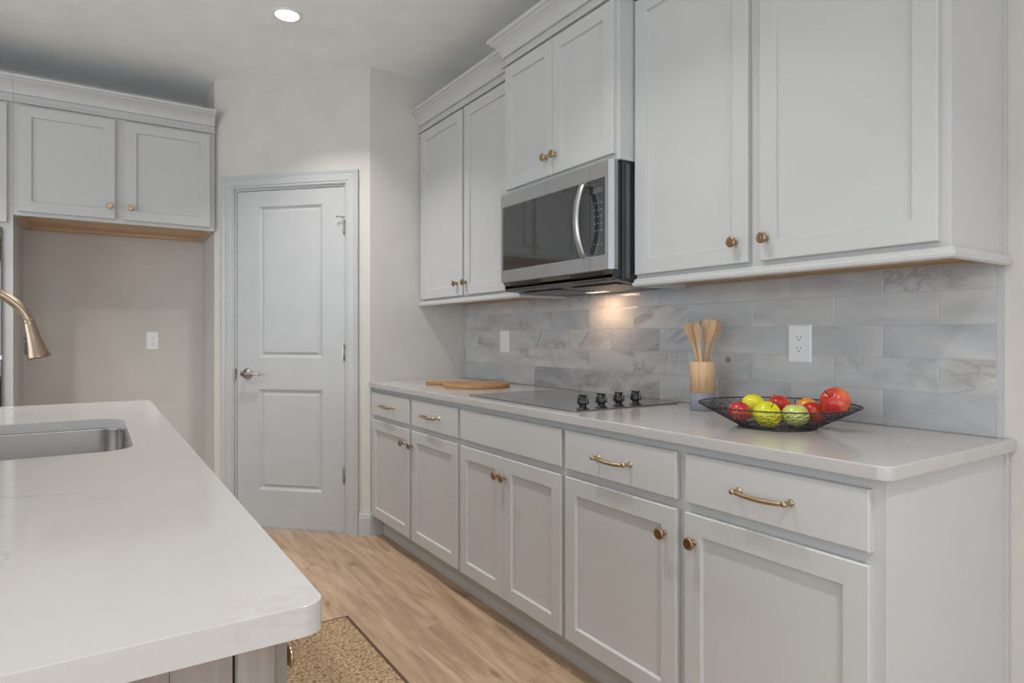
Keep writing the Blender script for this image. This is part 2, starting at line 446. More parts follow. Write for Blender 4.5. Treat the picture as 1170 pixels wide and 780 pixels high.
# mitred frame: inner edge path in the wall plane (x = s, y = z), profile u outwards, v towards the room
inner = [(cs0+cw, 0), (cs0+cw, ctop-cw), (cs1-cw, ctop-cw), (cs1-cw, 0)]
cols = []
for i, (x, z) in enumerate(inner):
    ux = -1 if i < 2 else 1; uz = 1 if i in (1, 2) else 0
    cols.append([bm.verts.new((x+ux*u, -v, z+uz*u)) for u, v in CP])
for a, b_ in zip(cols, cols[1:]):
    for i in range(len(CP)):
        j = (i+1) % len(CP); bm.faces.new([a[i], a[j], b_[j], b_[i]])
bm.faces.new(cols[0]); bm.faces.new(cols[-1])
box(bm, cs0+cw, DS0+.005, -.0012, .1, 0, DT+.008); box(bm, DS1-.005, cs1-cw, -.0012, .1, 0, DT+.008); box(bm, DS0+.005, DS1-.005, -.0012, .1, DT-.005, ctop-cw)
struct(on45(mesh_obj('trim_1', bm, M['trim'])), 'white moulded casing around the pantry door')
dl, dr, dz0, dz1 = .1605, .8775, .014, 2.079
DF = .002          # door face just behind the wall plane
bm = bmesh.new()
W_ = dr-dl
px0, px1 = dl+.147, dr-.142
panels = [(1.052, 1.983), (.238, .858)]
# slab from stiles and rails with recessed, raised-field panels
box(bm, dl, px0, DF, DF+.035, dz0, dz1); box(bm, px1, dr, DF, DF+.035, dz0, dz1)
for za, zb in ((dz0, .238), (.858, 1.052), (1.983, dz1)): box(bm, px0, px1, DF, DF+.035, za, zb)
for za, zb in panels:
    rings = []
    for ins, dep in ((0, DF), (.006, DF+.004), (.016, DF+.011), (.022, DF+.0115), (.030, DF+.006), (.036, DF+.004)):
        rings.append([bm.verts.new(v) for v in ((px0+ins, dep, za+ins), (px1-ins, dep, za+ins), (px1-ins, dep, zb-ins), (px0+ins, dep, zb-ins))])
    for a, b_ in zip(rings, rings[1:]):
        for i in range(4): bm.faces.new([a[i], a[(i+1) % 4], b_[(i+1) % 4], b_[i]])
    bm.faces.new(rings[-1])
door = struct(on45(mesh_obj('door_1', bm, M['trim'])), 'white two panel pantry door with a nickel lever handle')
# lever handle
hs, hz = .232, .952
bm = bmesh.new()
R90 = Matrix.Translation((hs, DF, hz)) @ Matrix.Rotation(PI/2, 4, 'X')
lathe(bm, [(.0, 0), (.034, 0), (.034, .004), (.031, .009), (.02, .012), (.012, .014), (.012, .04), (.015, .042), (.015, .056), (.0, .058)], 24, R90)
tube(bm, [(hs, -.048, hz), (hs+.025, -.05, hz+.001), (hs+.05, -.05, hz+.004), (hs+.075, -.048, hz+.003), (hs+.098, -.043, hz-.004), (hs+.108, -.038, hz-.009)], [.010, .0095, .0085, .0075, .007, .006], 10, flat=1.2)
mesh_obj('lever_handle', bm, M['nickel'], door, smooth=True)
mesh_obj('strike_plate', boxes((DS0-.010, DS0+.0035, -.020, -.0005, hz-.032, hz+.032)), M['nickel'], door)
for hzc in (1.842, 1.086, .352):
    bm = bmesh.new(); lathe(bm, [(0, -.047), (.004, -.047), (.0065, -.044), (.0065, .044), (.004, .047), (.0035, .051), (0, .052)], 12, Matrix.Translation((dr+.004, -.006, hzc)))
    box(bm, dr-.010, dr+.002, -.002, .0015, hzc-.044, hzc+.044)
    mesh_obj('hinge', bm, M['nickel'], door)
bm = bmesh.new()
tube(bm, [(dr+.004, -.006, 1.893), (dr-.012, -.02, 1.898), (dr-.034, -.026, 1.898)], .0035, 8)
lathe(bm, [(0, 0), (.006, 0), (.006, .008), (0, .008)], 10, Matrix.Translation((dr-.034, -.026, 1.894)))
mesh_obj('hinge_stop', bm, M['nickel'], door)

# ------------------------------------------------------------------ cabinet parts. Everything is laid out along the right wall
# Front-facing parts look towards -X. frame plane XFR, door plane XFR-.02
def shaker(name, parent, xf, y0, y1, z0, z1, rail=.057, th=.02, rec=.010, facing='x', flat=False):
    """a shaker door: xf is the front plane, the frame runs round a recessed flat panel"""
    bm = bmesh.new()
    def q(y, z, dep): return (xf+dep, y, z) if facing == 'x' else (y, xf+dep, z)
    e = .0025
    rings_in = [(0, th), (0, e), (e, 0)]
    if not flat: rings_in += [(rail-.001, 0), (rail, .0012), (rail+.002, rec-.001), (rail+.003, rec)]
    rings = [[bm.verts.new(q(a, c, dep)) for a, c in ((y0+i, z0+i), (y1-i, z0+i), (y1-i, z1-i), (y0+i, z1-i))] for i, dep in rings_in]
    bm.faces.new(rings[0]); bm.faces.new(rings[-1])
    for a, b_ in zip(rings, rings[1:]):
        for i in range(4): bm.faces.new([a[i], a[(i+1) % 4], b_[(i+1) % 4], b_[i]])
    return mesh_obj(name, bm, M['cab'], parent)
KNOB = [(0, 0), (.0075, 0), (.0075, .002), (.0055, .004), (.005, .012), (.006, .015), (.012, .018), (.0155, .021), (.016, .0235), (.0145, .0265), (.011, .028), (.0105, .0275), (.006, .029), (0, .0292)]
def knob(parent, x, y, z, facing='x', mat='bronze', sc=1.08):
    bm = bmesh.new()
    rot = Matrix.Rotation(-PI/2, 4, 'Y') if facing == 'x' else (Matrix.Rotation(PI/2, 4, 'X') if facing == 'y' else Matrix.Rotation(PI/2, 4, 'Y'))
    lathe(bm, [(r*sc, h*sc) for r, h in KNOB], 20, Matrix.Translation((x, y, z)) @ rot)
    return mesh_obj('knob', bm, M[mat], parent)
def pull(parent, x, yc, z, length, mat='brass'):
    bm = bmesh.new(); h = length/2; pts = []; rad = []
    for i in range(17):
        u = -1+2*i/16
        bow = .030 - .006*(u*u)                       # stands off the face
        pts.append((x-bow, yc+u*h, z-.0045*(1-u*u)+.001)); rad.append(.0044+.0018*(1-u*u))
    tube(bm, pts, rad, 10)
    for s in (-1, 1):
        yy = yc+s*h*.93
        lathe(bm, [(0, 0), (.0085, 0), (.0085, .0025), (.005, .005), (.0048, .022), (.007, .026), (.008, .031), (.006, .035), (0, .036)], 14,
              Matrix.Translation((x, yy, z+.002)) @ Matrix.Rotation(-PI/2, 4, 'Y'))
    return mesh_obj('pull', bm, M[mat], parent)

XFR = 1.393; XDR = 1.373
def base_cab(name, y0, y1, label, doors, drawers, end=False):
    """doors: (y0, y1, knob y or None); drawers: (y0, y1, pull?)"""
    o = empty(name, ((XFR+XW)/2, (y0+y1)/2, 0), label, 'cabinet', 'base cabinets along the cooktop wall')
    off = Matrix.Translation(-o.location)
    bm = bmesh.new()
    XB = XW-.004
    box(bm, XFR+.02, XB, y0, y1, .114, .882)                      # carcass
    # face frame: stiles and rails
    ys = sorted(set([y0, y1]))
    box(bm, XFR, XFR+.0199, y0, y1, .114, .882)
    box(bm, XFR+.057, XFR+.075, y0, y1, 0, .1139)                   # toe board
    if end:
        box(bm, XFR+.001, XB, y0-.004, y0-.0002, .0, .882)            # finished end panel
        box(bm, XB-.016, XB, y0-.0105, y0-.0042, .0, .882)         # scribe strip along the wall
    body = mesh_obj('body', bm, M['cab'], o); body.matrix_parent_inverse = off
    for dy0, dy1, ky in doors:
        d = shaker('door', o, XDR, dy0, dy1, .128, .696); d.matrix_parent_inverse = off
        if ky: knob(d, XDR, ky, .62, mat='bronze')
    for dy0, dy1, hp in drawers:
        d = shaker('drawer' if hp else 'false_drawer_front', o, XDR, dy0, dy1, .724, .858, flat=True); d.matrix_parent_inverse = off
        if hp: pull(d, XDR, (dy0+dy1)/2, .79, .155)
    return o
base_cab('base_cabinet', 2.527, 3.616, 'white base cabinet with two small drawers, at the pantry end under the cutting board',
         [(3.064, 3.600, 3.125), (2.541, 3.036, 3.021)], [(3.064, 3.600, True), (2.541, 3.036, True)])
base_cab('base_cabinet', 1.7645, 2.5265, 'white base cabinet with a wide plain false drawer, under the cooktop',
         [(2.157, 2.513, 2.186), (1.776, 2.154, 2.133)], [(1.776, 2.513, False)])
base_cab('base_cabinet', 1.2285, 1.764, 'white base cabinet with one drawer and door, just right of the cooktop cabinet',
         [(1.246, 1.754, 1.288)], [(1.246, 1.754, True)])
base_cab('base_cabinet', .690, 1.228, 'white end base cabinet with one drawer and one door, showing its plain side panel',
         [(.711, 1.216, 1.18)], [(.711, 1.214, True)], end=True)

# counter along the wall
bm = bmesh.new()
prism(bm, rounded_rect(1.362, XW-.001, .665, YL-.001, (.03, .0, 0, 0), 8), .8825, .914)
o = mesh_obj('countertop', bm, M['quartz'], bevel=.003, seg=2)
tag(o, 'long white quartz countertop on the base cabinets under the tiled backsplash', 'countertop')

# backsplash: every tile is modelled, all in one mesh on a grout bed
bm = bmesh.new(); seed = bm.verts.layers.float.new('tile_seed')
YT0, YT1 = .704, YL-.001
box(bm, XW-.0115, XW-.0005, YT0, YT1, .9145, 1.384, 1)
rows = [(.9145, 1.0225), (1.0225, 1.1195), (1.1195, 1.2165), (1.2165, 1.3135), (1.3135, 1.384)]
rnd = random.Random(3)
for ri, (za, zb) in enumerate(rows):
    y = (.843 if ri % 2 else .996) - .305*2
    while y < YT1:
        a, b_ = max(y, YT0), min(y+.305, YT1)
        if b_-a > .01:
            g = .0011; vs = []
            sd = rnd.random()
            r0 = [bm.verts.new((XW-.0112, yy, zz)) for yy, zz in ((a+g, za+g), (b_-g, za+g), (b_-g, zb-g), (a+g, zb-g))]
            r1 = [bm.verts.new((XW-.0121, yy, zz)) for yy, zz in ((a+g, za+g), (b_-g, za+g), (b_-g, zb-g), (a+g, zb-g))]
            r2 = [bm.verts.new((XW-.0125, yy, zz)) for yy, zz in ((a+g+.0012, za+g+.0012), (b_-g-.0012, za+g+.0012), (b_-g-.0012, zb-g-.0012), (a+g+.0012, zb-g-.0012))]
            for v in r0+r1+r2: v[seed] = sd
            for p, q in ((r0, r1), (r1, r2)):
                for i in range(4): bm.faces.new([p[i], p[(i+1) % 4], q[(i+1) % 4], q[i]])
            bm.faces.new(r2)
        y += .305
bs = mesh_obj('backsplash', bm, [M['tile'], M['grout']])
tag(bs, 'grey veined marble tile backsplash between counter and wall cabinets', 'backsplash')
mesh_obj('edge_strip', boxes((XW-.0135, XW-.0005, .692, .7038, .9145, 1.3735)), M['trim'], bs)

# ------------------------------------------------------------------ wall cabinets
CROWN = [(0, 0), (.016, 0), (.018, .008), (.019, .014), (.023, .026), (.032, .042), (.046, .056), (.057, .063), (.058, .069), (.068, .073), (.072, .087), (0, .087)]
FRIEZE = [(0, 0), (.022, 0), (.024, .003), (.024, .007), (.019, .010), (.004, .013), (.003, .050), (0, .050)]
RAIL = [(0, 0), (.004, -.0005), (.010, .004), (.011, .012), (.006, .018), (.005, .026), (.0, .030)]
ZB, ZDT, ZT = 1.384, 2.431, 2.475
def wall_cab(name, y0, y1, xfr, zb, zd0, label, doors, kz, crown_path, rail_path=None, mat_knob='bronze', ends=(), group='wall cabinets along the cooktop wall'):
    o = empty(name, (xfr, (y0+y1)/2, zb), label, 'cabinet', group); off = Matrix.Translation(-o.location)
    bm = bmesh.new()
    XB = XW-.001
    box(bm, xfr, xfr+.019, y0, y1, zb, 2.50)                       # face frame
    box(bm, xfr+.0191, XB, y0, y0+.016, zb, 2.50); box(bm, xfr+.0191, XB, y1-.016, y1, zb, 2.50)   # sides
    box(bm, xfr+.0191, XB, y0+.0161, y1-.0161, 2.45, 2.50)
    box(bm, XB-.008, XB, y0+.0161, y1-.0161, zb, 2.4499)
    for e in ends: box(bm, *e)
    body = mesh_obj('body', bm, M['cab'], o); body.matrix_parent_inverse = off
    un = mesh_obj('underside', boxes((xfr+.0192, XB-.0081, y0+.0162, y1-.0162, zb+.004, zb+.016)), M['under'], o); un.matrix_parent_inverse = off
    for dy0, dy1, ky in doors:
        d = shaker('door', o, xfr-.02, dy0, dy1, zd0, ZDT); d.matrix_parent_inverse = off
        if ky: knob(d, xfr-.02, ky, kz, mat=mat_knob)
    bm = bmesh.new(); sweep(bm, crown_path, CROWN, 2.487, left=False); sweep(bm, crown_path, FRIEZE, 2.440, left=False)
    c = mesh_obj('crown_molding', bm, M['cab'], o); c.matrix_parent_inverse = off
    if rail_path:
        bm = bmesh.new(); sweep(bm, rail_path, RAIL, 1.369, left=False)
        r = mesh_obj('light_rail', bm, M['cab'], o); r.matrix_parent_inverse = off
    return o
XU, XM = 1.705, 1.62
# crown travels with the room on its right hand: from the far end towards the camera
wall_cab('wall_cabinet', 2.508, 3.617, XU, ZB, 1.408, 'tall white two door wall cabinet left of the microwave, against the pantry wall',
         [(3.062, 3.590, 3.115), (2.522, 3.039, 3.015)], 1.476,
         [(XU, 3.617), (XU, 2.508)], [(XU-.008, 3.617), (XU-.008, 2.512), (XW-.05, 2.512)])
wall_cab('wall_cabinet', 1.7385, 2.507, XM, 1.838, 1.860, 'short white two door wall cabinet standing forward above the microwave',
         [(2.131, 2.493, 2.165), (1.757, 2.128, 2.103)], 1.936,
         [(XU+.02, 2.507), (XM, 2.507), (XM, 1.7385), (XU+.02, 1.7385)], mat_knob='brass')
wall_cab('wall_cabinet', .690, 1.7375, XU, ZB, 1.412, 'wide white two door wall cabinet right of the microwave, above the fruit bowl',
         [(1.240, 1.731, 1.284), (.712, 1.199, 1.175)], 1.478,
         [(XU, 1.7375), (XU, .690), (XW-.002, .690)], [(XW-.05, 1.7335), (XU-.008, 1.7335), (XU-.008, .684), (XW-.003, .684)],
         ends=[(XW-.018, XW-.001, .684, .6899, ZB, 2.474)])

# ------------------------------------------------------------------ refrigerator alcove and oven cabinet
YFR = 4.33
def front_y(o, off): o.matrix_parent_inverse = off; return o
o = empty('wall_cabinet', (.134, YFR, 1.837), 'short deep white cabinet over the empty refrigerator alcove, two doors', 'cabinet'); off = Matrix.Translation(-o.location)
fx0, fx1, fz = -.3605, .6285, 1.837
bm = boxes((fx0, fx1, YFR, YFR+.019, fz, 2.50), (fx0, fx0+.016, YFR+.0191, YB-.012, fz, 2.50), (fx1-.016, fx1, YFR+.0191, YB-.012, fz, 2.50), (fx0+.0161, fx1-.0161, YFR+.0191, YB-.012, 2.46, 2.50))
front_y(mesh_obj('body', bm, M['cab'], o), off)
bm = boxes((fx0+.0165, fx1-.0165, YFR+.0195, YB-.07, fz+.012, fz+.022), (fx0+.0165, fx1-.0165, YB-.0699, YB-.013, fz-.004, fz+.022),
           (fx0+.0165, fx0+.05, YFR+.0195, YB-.0701, fz-.001, fz+.0119), (fx1-.05, fx1-.0165, YFR+.0195, YB-.0701, fz-.001, fz+.0119))
front_y(mesh_obj('underside', bm, M['underx'], o), off)
for a, b_, kx in ((-.338, .104, .077), (.153, .603, .180)):
    d = shaker('door', o, YFR-.02, a, b_, 1.857, 2.428, facing='y'); front_y(d, off); knob(d, kx, YFR-.02, 1.927, 'y', 'brass')
bm = bmesh.new(); sweep(bm, [(fx0, YFR), (fx1, YFR)], CROWN, 2.487, left=False); sweep(bm, [(fx0, YFR), (fx1, YFR)], FRIEZE, 2.440, left=False)
front_y(mesh_obj('crown_molding', bm, M['cab'], o), off)

tx0, tx1 = -1.17, -.3615
o = empty('oven_cabinet', ((tx0+tx1)/2, YFR, 0), 'tall white oven cabinet at the left edge, its side forming the alcove panel', 'cabinet'); off = Matrix.Translation(-o.location)
bm = boxes((tx0, tx0+.019, YFR, YB-.002, 0, 2.50), (tx1-.019, tx1, YFR, YB-.002, 0, 2.50), (tx0+.0191, tx1-.0191, YB-.015, YB-.002, 0, 2.50),
           (tx1-.051, tx1-.0191, YFR, YFR+.019, .1, 2.50), (tx0+.0191, tx0+.051, YFR, YFR+.019, .1, 2.50),
           (tx0+.0511, tx1-.0511, YFR, YFR+.019, 1.768, 2.50), (tx0+.0511, tx1-.0511, YFR, YFR+.019, .1, .47),
           (tx0+.0191, tx1-.0191, YFR+.06, YFR+.08, 0, .0999), (tx0+.0191, tx1-.0191, YFR+.02, YB-.0151, 1.75, 1.767), (tx0+.0191, tx1-.0191, YFR+.02, YB-.0151, .455, .469))
front_y(mesh_obj('body', bm, M['cab'], o), off)
xc = (tx0+tx1)/2
for a, b_, kx in ((tx0+.024, xc-.002, xc-.03), (xc+.002, tx1-.0245, xc+.03)):
    d = shaker('door', o, YFR-.02, a, b_, 1.792, 2.428, facing='y'); front_y(d, off); knob(d, kx, YFR-.02, 1.86, 'y', 'brass')
d = shaker('drawer', o, YFR-.02, tx0+.024, tx1-.0245, .13, .45, facing='y', flat=True); front_y(d, off)
knob(d, xc, YFR-.02, .30, 'y', 'brass')
bm = bmesh.new(); sweep(bm, [(tx0, YFR), (tx1, YFR)], CROWN, 2.487, left=False); sweep(bm, [(tx0, YFR), (tx1, YFR)], FRIEZE, 2.440, left=False)
front_y(mesh_obj('crown_molding', bm, M['cab'], o), off)

o = empty('wall_oven', (xc, YFR-.02, .475), 'black double wall oven set in the tall cabinet at the left edge', 'oven'); off = Matrix.Translation(-o.location)
ox0, ox1 = tx0+.046, tx1-.046
front_y(mesh_obj('housing', boxes((ox0+.01, ox1-.01, YFR-.002, YB-.05, .475, 1.745), (ox0, ox1, YFR-.006, YFR-.0021, .475, 1.764)), M['blackm'], o), off)
front_y(mesh_obj('control_panel', boxes((ox0, ox1, YFR-.022, YFR-.0061, 1.655, 1.764)), M['glass'], o, bevel=.003), off)
for za, zb in ((.48, 1.06), (1.085, 1.65)):
    d = front_y(mesh_obj('door', boxes((ox0, ox1, YFR-.026, YFR-.0061, za, zb)), M['glass'], o, bevel=.003), off)
    bm = bmesh.new(); tube(bm, [(ox0+.05, YFR-.07, zb-.05), (ox1-.05, YFR-.07, zb-.05)], .011, 12)
    for xx in (ox0+.09, ox1-.09): box(bm, xx-.008, xx+.008, YFR-.07, YFR-.026, zb-.056, zb-.044)
    mesh_obj('handle', bm, M['steelv'], d)
front_y(mesh_obj('middle_trim', boxes((ox0, ox1, YFR-.024, YFR-.0061, 1.061, 1.084)), M['steel'], o), off)

# ------------------------------------------------------------------ electrical plates
def outlet(name, loc, rz, w_, h_, label, kind='duplex'):
    """local: x across, z up, -y towards the viewer; wall plane at y = 0"""
    o = empty(name, loc, label, 'outlet' if kind == 'duplex' else 'light switch', rz=rz)
    bm = bmesh.new()
    r0 = [(-w_/2, -h_/2), (w_/2, -h_/2), (w_/2, h_/2), (-w_/2, h_/2)]
    rings = [[bm.verts.new((x*(1-i/w_*2), -d, z*(1-i/h_*2))) for x, z in r0] for i, d in ((0, 0), (0, .0025), (.004, .0055))]
    for a, b_ in zip(rings, rings[1:]):
        for i in range(4): bm.faces.new([a[i], a[(i+1) % 4], b_[(i+1) % 4], b_[i]])
    bm.faces.new(rings[0]); bm.faces.new(rings[-1])
    mesh_obj('cover_plate', bm, M['recv'], o)
    if kind == 'duplex':
        for zc in (.0195, -.0195):
            bm = bmesh.new()
            pts = [(.017*math.cos(a), max(-.0125, min(.0125, .017*math.sin(a)))) for a in [2*PI*i/28 for i in range(28)]]
            prism(bm, pts, .0052, .0072, Matrix.Translation((0, 0, zc)) @ Matrix.Rotation(PI/2, 4, 'X'))
            r = mesh_obj('receptacle', bm, M['recv'], o)
            bm = boxes((-.0075, -.0055, -.0076, -.0070, zc-.001, zc+.007), (.0055, .0075, -.0076, -.0070, zc+.000, zc+.0065))
            lathe(bm, [(0, 0), (.0026, 0), (.0026, .0006), (0, .0006)], 10, Matrix.Translation((0, -.0070, zc-.007)) @ Matrix.Rotation(PI/2, 4, 'X'))
            mesh_obj('slots', bm, M['slot'], r)
        bm = bmesh.new(); lathe(bm, [(0, 0), (.003, 0), (.0025, .001), (0, .0012)], 12, Matrix.Translation((0, -.0053, 0)) @ Matrix.Rotation(PI/2, 4, 'X'))
        mesh_obj('screw', bm, M['recv'], o)
    else:
        bm = bmesh.new(); box(bm, -.0165, .0165, -.0075, -.0053, -.033, .033)
        mesh_obj('rocker', bm, M['recv'], o, bevel=.001)
    return o
outlet('wall_outlet', (.329, YB-.0002, 1.154), 0, .072, .118, 'white duplex outlet on the bare alcove wall')
outlet('wall_outlet', (XW-.0127, 1.267, 1.1595), -PI/2, .084, .128, 'white duplex outlet on the tiled backsplash above the fruit bowl')
outlet('light_switch', (XW-.0127, 3.124, 1.154), -PI/2, .092, .131, 'white switch plate on the tiled backsplash near the cutting board', 'switch')

# ------------------------------------------------------------------ microwave
o = empty('microwave', (1.80, 2.122, 1.385), 'stainless over the range microwave with a dark glass door and curved handle', 'microwave'); off = Matrix.Translation(-o.location)
def mw(name, bm, mat, parent=None, **k):
    ob = mesh_obj(name, bm, mat, parent or o, **k)
    if parent is None: ob.matrix_parent_inverse = off
    return ob
y0, y1 = 1.7425, 2.5035
z0, z1 = 1.432, 1.8365
# dark case with stepped front collar and side vent groove
bm = boxes((1.640, XW-.014, y0+.004, y1-.004, 1.392, z1-.002), (1.600, 1.6399, y0+.012, y1-.012, 1.400, z1-.006))
mw('case', bm, M['blackm'], bevel=.002)
bm = boxes((1.655, 1.675, y0+.001, y0+.0039, 1.40, z1-.01), (1.70, 1.93, y0+.001, y0+.0039, 1.40, z1-.03))
mw('side_panel', bm, M['steeld'])
# stainless front surround, chamfered on the right edge
XF = 1.585
ys = 1.868                                     # split between the door and the control side
gy0, gy1, gz0, gz1 = 1.782, 2.488, 1.487, 1.777   # black glass area
def front_frame(bm, ya, yb, gya, gyb, chamfer=None):
    # picture-frame of four boxes around the opening
    box(bm, XF, XF+.03, ya, yb, z0, gz0); box(bm, XF, XF+.03, ya, yb, gz1, z1)
    if gya > ya+1e-4: box(bm, XF, XF+.03, ya, gya, gz0, gz1)
    if yb > gyb+1e-4: box(bm, XF, XF+.03, gyb, yb, gz0, gz1)
bm = bmesh.new(); front_frame(bm, ys+.0008, y1, ys+.0008, gy1)
dr_ = mw('door', bm, M['steel'])
mw('door_glass', boxes((XF+.001, XF+.029, ys+.0012, gy1-.0003, gz0+.0003, gz1-.0003)), M['glass'], dr_)
bm = bmesh.new(); front_frame(bm, y0+.022, ys-.0008, gy0, ys-.0008)
# bevelled end column
prism(bm, [(XF, y0+.0219), (XF+.012, y0+.002), (XF+.03, y0+.002), (XF+.03, y0+.0219)], z0, z1, mi=1)
cp = mw('control_panel', bm, [M['steel'], M['steelc']])
mw('control_glass', boxes((XF+.001, XF+.029, gy0+.0003, ys-.0012, gz0+.0003, gz1-.0003)), M['glass'], cp)
for r in range(7):
    for c in range(3):
        yy = 1.803+.019*c; zz = 1.53+.026*r
        if r in (1,): continue
        mw('key', boxes((XF+.0004, XF+.0009, yy-.003, yy+.003, zz-.0016, zz+.0016)), M['label'], cp)
mw('display', boxes((XF+.0004, XF+.0009, 1.798, 1.850, 1.722, 1.742)), simple('display_grey', (.10, .105, .11), .2), cp)
# small round emblem above the glass (illegible in the photo)
bm = bmesh.new(); lathe(bm, [(0, 0), (.008, 0), (.008, .0012), (.0065, .0016), (0, .0016)], 20, Matrix.Translation((XF, 2.14, 1.806)) @ Matrix.Rotation(-PI/2, 4, 'Y'))
mw('emblem', bm, M['steelv'], dr_)
# bowed handle: a flat bar that stands off the door
bm = bmesh.new(); pts = []
for i in range(21):
    u = -1+2*i/20
    pts.append((XF-.018-.036*(1-u*u), ys+.019, 1.628+u*.142))
tube(bm, pts, .0085, 16, flat=1.75, up=Vector((1, 0, 0)))
for u in (-1, 1): box(bm, XF-.024, XF-.0002, ys+.008, ys+.030, 1.628+u*.138-.009, 1.628+u*.138+.009)
mw('handle', bm, M['steelv'], dr_)
# sloped underside with grille, filters and lamp
bm = bmesh.new()
prism(bm, [(XF+.004, z0-.0005), (XF+.03, 1.392), (1.70, 1.384), (XW-.02, 1.384), (XW-.02, 1.3915), (1.6, 1.3985), (1.6, z0-.0005)], -(y1-.012), -(y0+.012), Matrix.Rotation(PI/2, 4, 'X'))
bt = mw('bottom_plate', bm, M['steeld'])
for ya, yb in ((1.80, 2.00), (2.20, 2.44)):
    bm = bmesh.new()
    Mx = Matrix.Translation((XF+.0165, 0, 1.4115)) @ Matrix.Rotation(math.atan2(-.04, .026), 4, 'Y') 
    for k in range(5):
        box(bm, -.018+.008*k, -.014+.008*k, ya, yb, .0005, .0022, 0, Matrix.Translation((XF+.0168, 0, 1.4115)) @ Matrix.Rotation(math.atan2(.0395, .026), 4, 'Y') @ Matrix.Rotation(PI, 4, 'X') @ Matrix.Translation((0, -(ya+yb), 0)))
    mw('vent_grille', bm, M['blackp'], bt)
for ya in (1.80, 2.16): mw('grease_filter', boxes((1.66, 1.86, ya, ya+.28, 1.3815, 1.3838)), M['steeld'], bt)
mw('task_light', boxes((1.89, 1.93, 2.14, 2.26, 1.3826, 1.3838)), M['task'], bt)
area('microwave_task_lamp', (1.91, 2.20, 1.380), (0, 0, 0), .04, .12, .62, (1, .62, .36))

# ------------------------------------------------------------------ cooktop
o = empty('cooktop', (1.69, 2.145, .914), 'black glass cooktop with four knobs set in the counter', 'cooktop'); off = Matrix.Translation(-o.location)
bm = bmesh.new(); prism(bm, rounded_rect(1.424, 1.963, 1.763, 2.532, (.012,)*4, 5), .9142, .9195)
g = mesh_obj('glass_top', bm, M['cook'], o, bevel=.0012); g.matrix_parent_inverse = off
for kx, ky in ((1.487, 1.792), (1.579, 1.796), (1.670, 1.800), (1.758, 1.800)):
    bm = bmesh.new(); Mx = Matrix.Translation((kx, ky, .9197))
    lathe(bm, [(0, 0), (.023, 0), (.023, .002), (.015, .004), (.013, .012), (.014, .016), (.0215, .018), (.0225, .022), (.019, .040), (.0175, .044), (.013, .046), (0, .046)], 28, Mx)
    box(bm, kx-.004, kx+.004, ky-.019, ky+.019, .9655, .972)
    k = mesh_obj('knob', bm, M['blackp'], o); k.matrix_parent_inverse = off
    bm = boxes((kx-.0008, kx+.0008, ky-.0225, ky-.0205, .942, .9665), (kx-.0008, kx+.0008, ky-.017, ky+.005, .9719, .9724))
    mesh_obj('pointer_mark', bm, M['label'], k)

# ------------------------------------------------------------------ things on the counter
# cutting board: round paddle board lying flat
bc = Vector((1.715, 2.955)); hd = (Vector((1.575, 3.262))-bc); hl = hd.length; ang = math.atan2(hd.y, hd.x)
bm = bmesh.new(); R = .178; pts = []
hw = .036
a0 = math.asin((hw+.02)/R)
for i in range(49): 
    a = a0 + (2*PI-2*a0)*i/48; pts.append((R*math.cos(a), R*math.sin(a)))
xj = R*math.cos(a0)
pts += [(xj+.012, -hw-.010), (xj+.03, -hw-.002), (xj+.05, -hw), (hl-.03, -hw*.95), (hl-.01, -hw*.8), (hl, -hw*.4), (hl, hw*.4), (hl-.01, hw*.8), (hl-.03, hw*.95), (xj+.05, hw), (xj+.03, hw+.002), (xj+.012, hw+.010)]
prism(bm, pts, 0, .019)
o = mesh_obj('cutting_board', bm, M['board'], bevel=.004, seg=3); o.location = (bc.x, bc.y, .9143); o.rotation_euler = (0, 0, ang)
tag(o, 'round wooden paddle board lying on the counter by the pantry wall', 'cutting board')

# utensil crock
cx, cy = 1.862, 1.562; rc = .0445
o = empty('utensil_crock', (cx, cy, .9142), 'pale wood utensil crock with a grey painted base, beside the cooktop', 'utensil holder')
bm = bmesh.new(); lathe(bm, [(rc+.0003, .0640), (rc+.0003, .176), (rc-.001, .178), (rc-.007, .178), (rc-.008, .176), (rc-.008, .064), (0, .064)], 40)
lathe(bm, [(0, .0639), (rc-.001, .0639)], 40, cap=False)
mesh_obj('wooden_wall', bm, M['bamboo'], o)
bm = bmesh.new(); lathe(bm, [(0, 0), (rc-.001, 0), (rc+.0005, .0015), (rc+.0005, .0638), (0, .0638)], 40)
mesh_obj('painted_base', bm, M['greyband'], o)
